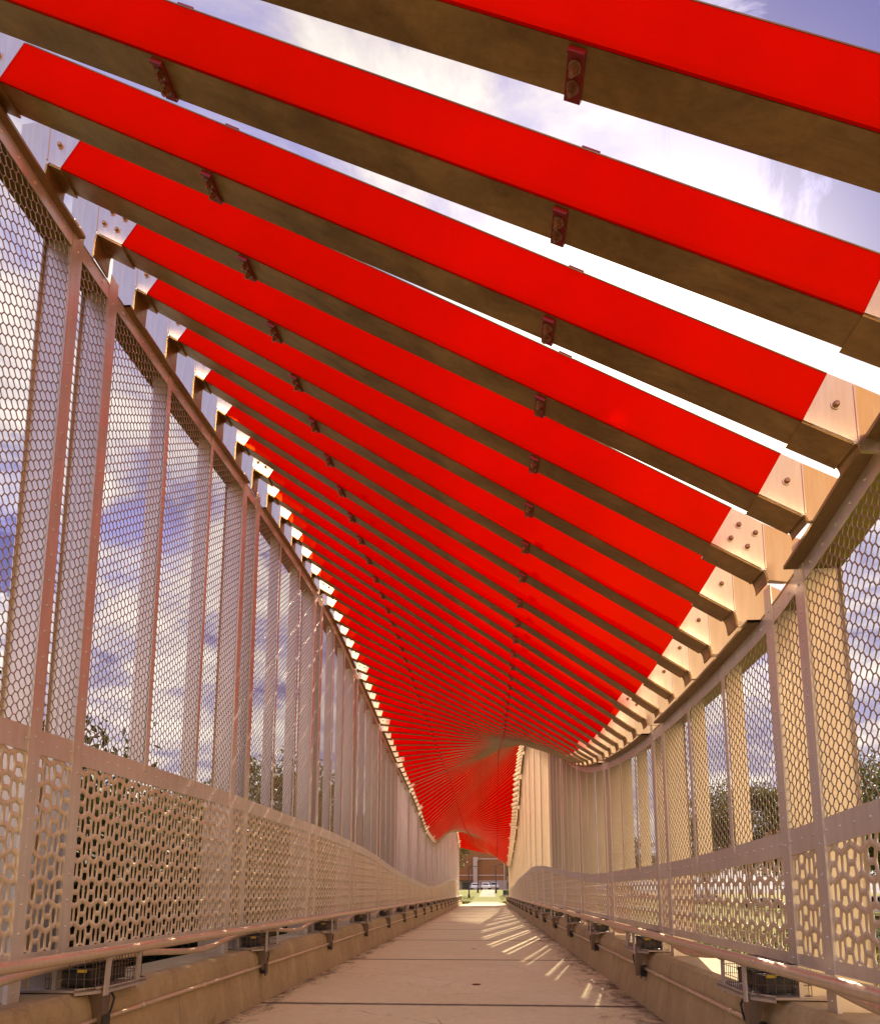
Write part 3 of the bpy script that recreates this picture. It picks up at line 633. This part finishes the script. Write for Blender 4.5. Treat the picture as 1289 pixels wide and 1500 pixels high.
# thick shrubs hard against the outside of the left wall
def shrub_proto(seed,m):
    g=np.random.default_rng(seed); r=empty('shrub',(0,0,0)); st=MB(); rr=random.Random(seed); Vs=[]
    for i in range(16):
        a=rr.uniform(0,2*PI); L=rr.uniform(.3,.9); e=Vector((math.cos(a)*L,math.sin(a)*L,rr.uniform(.7,1.5))); st.tube([(0,0,-.1),e*.5+Vector((0,0,.1)),e],[.02,.014,.005],5)
        per=1500; d=g.normal(size=(per,3)); d/=np.linalg.norm(d,axis=1)[:,None]; d*=(g.random((per,1))**.5)*.42; c0=np.array(e)[None]*g.uniform(.55,1.0,(per,1))+d
        a_=g.normal(size=(per,3)); a_/=np.linalg.norm(a_,axis=1)[:,None]; b_=np.cross(a_,g.normal(size=(per,3))); b_/=np.linalg.norm(b_,axis=1)[:,None]; Ls=.024*g.uniform(.6,1.4,(per,1))
        Vs.append(np.stack([c0-a_*Ls,c0-b_*Ls*.45,c0+a_*Ls,c0+b_*Ls*.45],1).reshape(-1,3))
    V=np.vstack(Vs); st.build('stem','bark',r); link('foliage',npmesh('foliage',V,np.arange(len(V)).reshape(-1,4)),m,r); return r
sp=[shrub_proto(11,'leaf3'),shrub_proto(12,'leaf3')]; su=set()
for i in range(60):
    row=i%3; y=1.6+i*.6+rng.uniform(-.2,.2); x=-5.3-row*1.3+rng.uniform(-.2,.2); k=i%3%2; sc=1.75+rng.uniform(-.15,.35)+row*.5
    if k in su:
        r=sp[k].copy(); C.objects.link(r)
        for ch in sp[k].children: c=ch.copy(); C.objects.link(c); c.parent=r
    else: r=sp[k]; su.add(k)
    r.location=(x,y,gz(x,y)); r.rotation_euler=(0,0,rng.uniform(0,6)); r.scale=(sc,sc,sc*(1.05 if y<9 else .95))
    tag(r,'dark leafy shrub packed against the outside of the left perforated panels','shrub','shrubs outside the left wall')
# hedge shapes on the lawn at right (round bushes)
for i,(px,d,sc) in enumerate(((1266,30,.8),(1215,34,.85),(1160,40,.7))):
    x,y=pos(px,d); r=sp[i%2].copy(); C.objects.link(r)
    for ch in sp[i%2].children: c=ch.copy(); C.objects.link(c); c.parent=r
    r.location=(x,y,gz(x,y)); r.scale=(sc*1.2,sc*1.2,sc*.7); r.rotation_euler=(0,0,i*2.0)
    tag(r,['low round bush on the right lawn nearest the picture edge','low round bush on the right lawn between its two neighbours','low round bush on the right lawn nearest the paired posts'][i],'bush','bushes on the right lawn')

# ------------------------------------------------------------------ cars
def car(paint,x,y,rz,label,kind='sedan',group=None,z=None):
    r=empty('parked_car',(x,y,gz(x,y) if z is None else z),rz)
    L=4.5 if kind!='pickup' else 5.4
    if kind=='pickup':
        low=[(-2.7,.45),(-2.7,1.05),(-.75,1.08),(.95,1.08),(2.3,1.0),(2.65,.85),(2.7,.45)]; cab=[(-.75,1.08),(-.6,1.72),(.45,1.75),(1.1,1.08)]
    elif kind=='suv':
        low=[(-2.25,.4),(-2.25,1.0),(1.0,1.02),(2.0,.95),(2.25,.75),(2.25,.4)]; cab=[(-2.2,1.0),(-1.95,1.62),(.3,1.66),(1.1,1.02)]
    else:
        low=[(-2.25,.35),(-2.25,.85),(-1.6,.93),(1.0,.92),(2.0,.82),(2.25,.65),(2.25,.35)]; cab=[(-1.65,.93),(-1.0,1.40),(.25,1.44),(1.05,.92)]
    def loft(prof,w0,w1,zs):
        mb=MB(); n=len(prof); zlo=min(p[1] for p in prof); zhi=max(p[1] for p in prof)
        ww=lambda z: w0+(w1-w0)*(z-zlo)/(zhi-zlo)
        mb.v=[(px,-ww(pz),pz) for px,pz in prof]+[(px,ww(pz),pz) for px,pz in prof]
        mb.f.append(tuple(range(n))); mb.f.append(tuple(range(2*n-1,n-1,-1)))
        for i in range(n): j=(i+1)%n; mb.f.append((i,n+i,n+j,j))
        return mb
    bo=loft(low,.90,.86,0).build('body',paint,r); bv=bo.modifiers.new('b','BEVEL'); bv.width=.07; bv.segments=2
    cb=loft(cab,.80,.62,0).build('cabin',paint,r); bv=cb.modifiers.new('b','BEVEL'); bv.width=.05; bv.segments=2
    g=MB(); cxm=sum(p[0] for p in cab)/4; zb,zt=cab[0][1]+.06,cab[1][1]-.08
    def sidex(z,a,b_): t=(z-a[1])/(b_[1]-a[1]); return a[0]+(b_[0]-a[0])*t
    for s in (-1,1):
        w=lambda z: (.80-.18*(z-cab[0][1])/(cab[1][1]-cab[0][1]))+.008
        xa,xb=sidex(zb,cab[0],cab[1])+.12,sidex(zt,cab[0],cab[1])+.1; xc,xd=sidex(zt,cab[3],cab[2])-.1,sidex(zb,cab[3],cab[2])-.14
        mid_=(xa+xd)/2
        for p0,p1,q0,q1 in ((xa,mid_-.04,xb,mid_-.04),(mid_+.04,xd,mid_+.04,xc)):
            g.poly([(p0,s*w(zb),zb),(p1,s*w(zb),zb),(q1,s*w(zt),zt),(q0,s*w(zt),zt)])
    for a,b_,sg in ((cab[0],cab[1],-1),(cab[3],cab[2],1)):
        xa,xb=sidex(zb,a,b_)+sg*.012,sidex(zt,a,b_)+sg*.012; g.poly([(xa,-.68,zb),(xa,.68,zb),(xb,.56,zt),(xb,-.56,zt)])
    g.build('windows','cglass',r)
    for wx_ in (-1.38,1.40):
        for s in (-1,1):
            w=MB(); w.tube([(wx_,s*.70,.33),(wx_,s*.91,.33)],.33,16); wo=w.build('wheel','tyre',r); q=MB(); q.tube([(wx_,s*.905,.33),(wx_,s*.925,.33)],.2,12); q.build('rim','rim',wo)
    e=low[0][0]
    for s in (-1,1):
        t=MB(); t.box(e-.015,e+.05,s*.62,s*.86,.68,.82); t.build('tail_light','tail',r); t=MB(); t.box(low[-1][0]-.06,low[-1][0]+.012,s*.55,s*.84,.56,.68); t.build('headlight','lens',r)
    tag(r,label,'car',group); return r
g='cars on the road right of the bridge'
x,y=pos(1280,62); car('white',x,y,PI/2-.3,'white pickup truck seen through the right perforated panel at the picture edge','pickup',g)
for px,d,p,l,kd in ((1015,118,'silver','silver car seen through the right perforated panel left of the paired posts','sedan'),(1040,108,'white','white car next to the silver one beyond the lawn, right side','suv'),(945,150,'redcar','dark red car beyond the lawn, seen through the third right bay','sedan'),(930,158,'redcar','second red car beyond the lawn, just left of the nearer red one','suv'),(905,150,'white','white car beyond the lawn, left-most of those through the right wall','sedan'),(1120,92,'bluecar','blue grey car in shade under the right trees','sedan')):
    x,y=pos(px,d); car(p,x,y,.25,l,kd,g)
g='cars parked before the brick building'
for px,d,p,l,kd in ((695,156,'white','white car parked left in front of the brick building','sedan'),(711,152,'white','white car parked in the middle in front of the grey wall','sedan'),(723,158,'silver','silver car parked right of the middle white car','suv')):
    x,y=pos(px,d); car(p,x,y,-PI/2+.1,l,kd,g,z=1.48)

# ------------------------------------------------------------------ building beyond the exit
bY=175.0; kx=lambda px: pos(px,bY)[0]; kz=lambda py: H+(VY-py)*bY/F
bd=empty('brick_building',(0,bY,0)); tag(bd,'brown brick building with pale bands and a grey ground floor beyond the path','building')
def bb(name,m,x0,x1,y0,y1,z0,z1,par=bd): mb=MB(); mb.box(x0,x1,y0-bY,y1-bY,z0,z1); return mb.build(name,m,par)
x0,x1=kx(640),kx(742.5)
bb('wall','brick',x0,x1,bY,bY+20,kz(1290.5),kz(1225)); bb('ground_floor','stucco',kx(701),x1,bY-.05,bY+20,1.3,kz(1290.5)-.003)
bb('ground_floor','stone',x0,kx(701)-.01,bY+1.5,bY+20,1.3,kz(1290.5)-.003)
bb('band','stone',x0,kx(740),bY-.15,bY-.003,kz(1283.9),kz(1282.6)); bb('band','stone',kx(701),kx(740),bY-.15,bY-.003,kz(1260.3),kz(1258.7)); bb('band','stone',x0,x1+.2,bY-.3,bY+.2,kz(1225),kz(1223))
bb('pilaster','stone',kx(693.3),kx(700.6),bY-.8,bY-.16,1.3,kz(1257)); bb('corner_strip','stone',kx(738.3),kx(739.6),bY-.2,bY-.16,1.3,kz(1230))
bb('roof_parapet','stucco',x0,x1,bY+.25,bY+20,kz(1223),kz(1222))
for i in range(9):
    a=kx(676.5+i*2.0); b_=kx(678.3+i*2.0)
    w=bb('window','pole',a,b_,bY+.6,bY+.75,kz(1302.5),kz(1293)); bb('pane','glass',a+.08,b_-.08,bY+.55,bY+.597,kz(1302.5)+.1,kz(1293)-.1,w)
for a,b_ in ((707,711),(713,717)): 
    w=bb('door','stone',kx(a),kx(b_),bY-.11,bY-.055,1.45,kz(1293))
ab=empty('annex_building',(kx(748),bY+6,0)); tag(ab,'dark annex with pale and dark bands right of the brick building','building')
for nm,m,z0,z1 in (('ground_floor','glass',1.3,kz(1293)),('wall','stucco',kz(1293)+.003,kz(1284)),('upper_floor','glass',kz(1284)+.003,kz(1262)),('roof','stucco',kz(1262)+.003,kz(1258))):
    mb=MB(); mb.box(-1.0,6,0,12,z0,z1); mb.build(nm,m,ab)
# lamp posts
def lamp(px,base,top,label,heads=1):
    d=base; x,y=pos(px,d); g0=gz(x,y); hgt=(VY-top)*d/F+H-g0
    r=empty('street_lamp',(x,y,g0)); mb=MB(); mb.tube([(0,0,0),(0,0,.5),(0,0,.52),(0,0,hgt)],[.17,.15,.10,.07],10); mb.build('pole','pole',r,True)
    mb=MB(); mb.tube([(0,0,hgt-.3),(.5,0,hgt),(1.0,0,hgt-.05)],.04,6); mb.box(.8,1.25,-.12,.12,hgt-.16,hgt-.05); hd=mb.build('lamp_head','pole',r); mb=MB(); mb.box(.85,1.2,-.09,.09,hgt-.19,hgt-.161); mb.build('lens','lampw',hd)
    tag(r,label,'street lamp','dark lamp posts on the lawn beyond the bridge')
lamp(687,100,1270,'dark lamp post on the left lawn, nearest of the three beyond the bridge'); lamp(700,122,1262,'tall dark lamp post in front of the pale pilaster of the brick building'); lamp(726.5,120,1268,'dark lamp post right of the path, before the brick wall')
x,y=pos(741.5,112); r=empty('utility_box',(x,y,gz(x,y))); tag(r,'dark green utility box on the lawn right of the path','utility box')
mb=MB(); mb.box(-.5,.5,-.35,.35,.08,.72); o=mb.build('cabinet','greenbox',r); bv=o.modifiers.new('b','BEVEL'); bv.width=.03; mb=MB(); mb.box(-.55,.55,-.4,.4,0,.08); mb.build('base','stone',r); mb=MB(); mb.box(-.53,.53,-.38,.38,.722,.76); mb.build('lid','greenbox',r); mb=MB(); mb.box(.06,.09,-.385,-.353,.35,.5); mb.build('handle','rim',r)

# ------------------------------------------------------------------ grass tufts at the exit lawns and right lawn edge (uncountable)
g=np.random.default_rng(5); n=26000
gx=np.where(g.random(n)<.5,g.uniform(-14,-2.0,n),g.uniform(1.5,14,n)); gy=g.uniform(66.5,105,n)
gx2=g.uniform(2.6,16,n); gy2=g.uniform(3,50,n); gx=np.concatenate([gx,gx2]); gy=np.concatenate([gy,gy2]); n=len(gx)
gzv=np.array([gz(a,b) for a,b in zip(gx,gy)]); hh=g.uniform(.05,.14,n); an=g.uniform(0,PI,n); w=.035
V=np.stack([np.stack([gx-np.cos(an)*w,gy-np.sin(an)*w,gzv],1),np.stack([gx+np.cos(an)*w,gy+np.sin(an)*w,gzv],1),np.stack([gx+g.uniform(-.05,.05,n),gy+g.uniform(-.05,.05,n),gzv+hh],1)],1).reshape(-1,3)
tag(link('grass',npmesh('grass',V,np.arange(len(V)).reshape(-1,3)),M['grass']),'yellow green lawn grass beside and beyond the bridge','grass',kind='stuff')

# ------------------------------------------------------------------ sky and sun
sd=ray(902,622).normalized(); el=math.asin(sd.z); az=math.atan2(sd.x,sd.y)
W=D.worlds.new('World'); S.world=W; W.use_nodes=True; nt=W.node_tree; bg=nt.nodes['Background']
sky=N(nt,'ShaderNodeTexSky'); sky.sky_type='NISHITA'; sky.sun_disc=False; sky.sun_elevation=el; sky.sun_rotation=az
tc=N(nt,'ShaderNodeTexCoord'); sx=N(nt,'ShaderNodeSeparateXYZ'); nt.links.new(tc.outputs['Generated'],sx.inputs[0])
def mth(op,a,b=None,clamp=False):
    m=N(nt,'ShaderNodeMath',operation=op,use_clamp=clamp)
    for i,v in enumerate((a,b)):
        if v is None: continue
        if isinstance(v,(int,float)): m.inputs[i].default_value=v
        else: nt.links.new(v,m.inputs[i])
    return m.outputs[0]
zz=mth('MAXIMUM',mth('ADD',sx.outputs[2],.12),.05)
cb=N(nt,'ShaderNodeCombineXYZ'); nt.links.new(mth('DIVIDE',sx.outputs[0],zz),cb.inputs[0]); nt.links.new(mth('DIVIDE',sx.outputs[1],zz),cb.inputs[1])
def wn(scale,detail,rough,dist=0,off=(0,0,0)):
    mp=N(nt,'ShaderNodeMapping'); mp.inputs['Location'].default_value=off; nt.links.new(cb.outputs[0],mp.inputs[0])
    n_=N(nt,'ShaderNodeTexNoise',Scale=scale,Detail=detail,Roughness=rough,Distortion=dist); nt.links.new(mp.outputs[0],n_.inputs[0]); return n_.outputs[0]
c1=wn(1.15,10,.55,.3,(3.1,1.7,0)); c2=wn(3.2,10,.62,.5,(1.0,4.0,2.0))
dt=N(nt,'ShaderNodeVectorMath',operation='DOT_PRODUCT'); nt.links.new(tc.outputs['Generated'],dt.inputs[0]); dt.inputs[1].default_value=sd
nsun=mth('POWER',mth('MAXIMUM',dt.outputs['Value'],0),45.0)
cov=mth('ADD',mth('ADD',mth('MULTIPLY',c1,.65),mth('MULTIPLY',c2,.35)),mth('MULTIPLY',nsun,.16))
hz=mth('POWER',mth('SUBTRACT',1,mth('MAXIMUM',sx.outputs[2],0),True),6.0)
cov=mth('ADD',cov,mth('MULTIPLY',hz,.10))
for (bx_,by_,pw,st) in ((1230,60,130,-.20),(1300,300,160,-.22),(1130,20,500,.10),(1060,255,900,-.12),(120,20,30,-.07),(430,40,60,-.03),(40,800,500,-.16),(230,830,500,-.13),(40,420,400,-.08),(30,600,60,.07),(260,1010,60,.10),(250,640,60,.08),(1040,240,500,-.10)):
    dv=N(nt,'ShaderNodeVectorMath',operation='DOT_PRODUCT'); nt.links.new(tc.outputs['Generated'],dv.inputs[0]); dv.inputs[1].default_value=ray(bx_,by_).normalized()
    cov=mth('ADD',cov,mth('MULTIPLY',mth('POWER',mth('MAXIMUM',dv.outputs['Value'],0),pw),st))
cov=mth('ADD',cov,.045)
cm=ramp(nt,cov,[(.425,(0,)*3),(.53,(1,)*3)])
# blue of the clear sky: the physical sky, tinted; clouds: cream where thin, violet where thick
skyc=mixc(nt,1.0,sky.outputs[0],(.105,.085,.13),'MULTIPLY')
skyc=mixc(nt,.94,skyc,(.15,.14,.28))
cl=ramp(nt,c2,[(.34,(.075,.07,.17)),(.44,(.20,.18,.25)),(.52,(.33,.29,.29)),(.62,(.44,.40,.36))])
col=mixc(nt,cm,skyc,cl)
dk=None
for (bx_,by_,pw) in ((1245,75,170),(1320,300,200),(20,830,500)):
    dv=N(nt,'ShaderNodeVectorMath',operation='DOT_PRODUCT'); nt.links.new(tc.outputs['Generated'],dv.inputs[0]); dv.inputs[1].default_value=ray(bx_,by_).normalized()
    q=mth('POWER',mth('MAXIMUM',dv.outputs['Value'],0),pw); dk=q if dk is None else mth('MAXIMUM',dk,q)
c3=wn(4.2,12,.68,.9,(7,2,1))
dkf=mth('MULTIPLY',mth('SUBTRACT',mth('ADD',dk,mth('MULTIPLY',mth('SUBTRACT',c3,.5),3.6)),.50),4.0,True)
col=mixc(nt,mth('MULTIPLY',dkf,.95),col,(.062,.058,.165))
glow=mixc(nt,1.0,(1.1,.98,.80),mixc(nt,1.0,(1,1,1),nsun,'MULTIPLY'),'MULTIPLY')
add=N(nt,'ShaderNodeMix'); add.data_type='RGBA'; add.blend_type='ADD'; add.inputs[0].default_value=1
nt.links.new(col,add.inputs[6]); nt.links.new(glow,add.inputs[7])
hcol=mixc(nt,mth('MULTIPLY',hz,.6),add.outputs[2],(.46,.40,.34))
# brightness and tint added to unseen sky behind the camera, lighting slats and steel
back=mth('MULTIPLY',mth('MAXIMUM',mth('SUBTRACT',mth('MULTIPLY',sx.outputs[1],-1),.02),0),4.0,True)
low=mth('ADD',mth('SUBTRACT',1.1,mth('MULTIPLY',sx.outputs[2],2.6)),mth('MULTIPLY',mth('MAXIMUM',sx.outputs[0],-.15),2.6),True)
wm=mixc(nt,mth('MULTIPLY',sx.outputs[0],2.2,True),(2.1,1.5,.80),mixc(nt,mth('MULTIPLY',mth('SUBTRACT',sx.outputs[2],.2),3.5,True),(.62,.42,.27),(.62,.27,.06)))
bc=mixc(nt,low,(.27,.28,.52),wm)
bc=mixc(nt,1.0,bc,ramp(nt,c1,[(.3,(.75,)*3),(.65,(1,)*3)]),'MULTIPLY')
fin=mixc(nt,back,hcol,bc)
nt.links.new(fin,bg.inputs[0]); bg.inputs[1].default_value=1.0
sl=D.lights.new('sun','SUN'); sl.energy=4.5; sl.angle=math.radians(.5); sl.color=(1,.84,.62); so=D.objects.new('sun',sl); C.objects.link(so); so.rotation_euler=(-sd).to_track_quat('-Z','Y').to_euler()

# ------------------------------------------------------------------ camera and render settings
cam=D.cameras.new('camera'); co=D.objects.new('camera',cam); C.objects.link(co); S.camera=co
R=Matrix((rt,up,-fw)).transposed(); co.matrix_world=Matrix.Translation((0,0,H))@R.to_4x4()
cam.sensor_fit='HORIZONTAL'; cam.sensor_width=36; cam.lens=F/1289*36; cam.shift_x=(644.5-cx)/1289; cam.shift_y=(cy-750)/1289; cam.clip_end=3000; cam.clip_start=.05
S.render.engine='CYCLES'; S.view_settings.view_transform='Standard'; S.view_settings.look='None'; S.view_settings.exposure=1.33; S.view_settings.gamma=1
S.cycles.max_bounces=10; S.cycles.transparent_max_bounces=24; S.cycles.diffuse_bounces=5
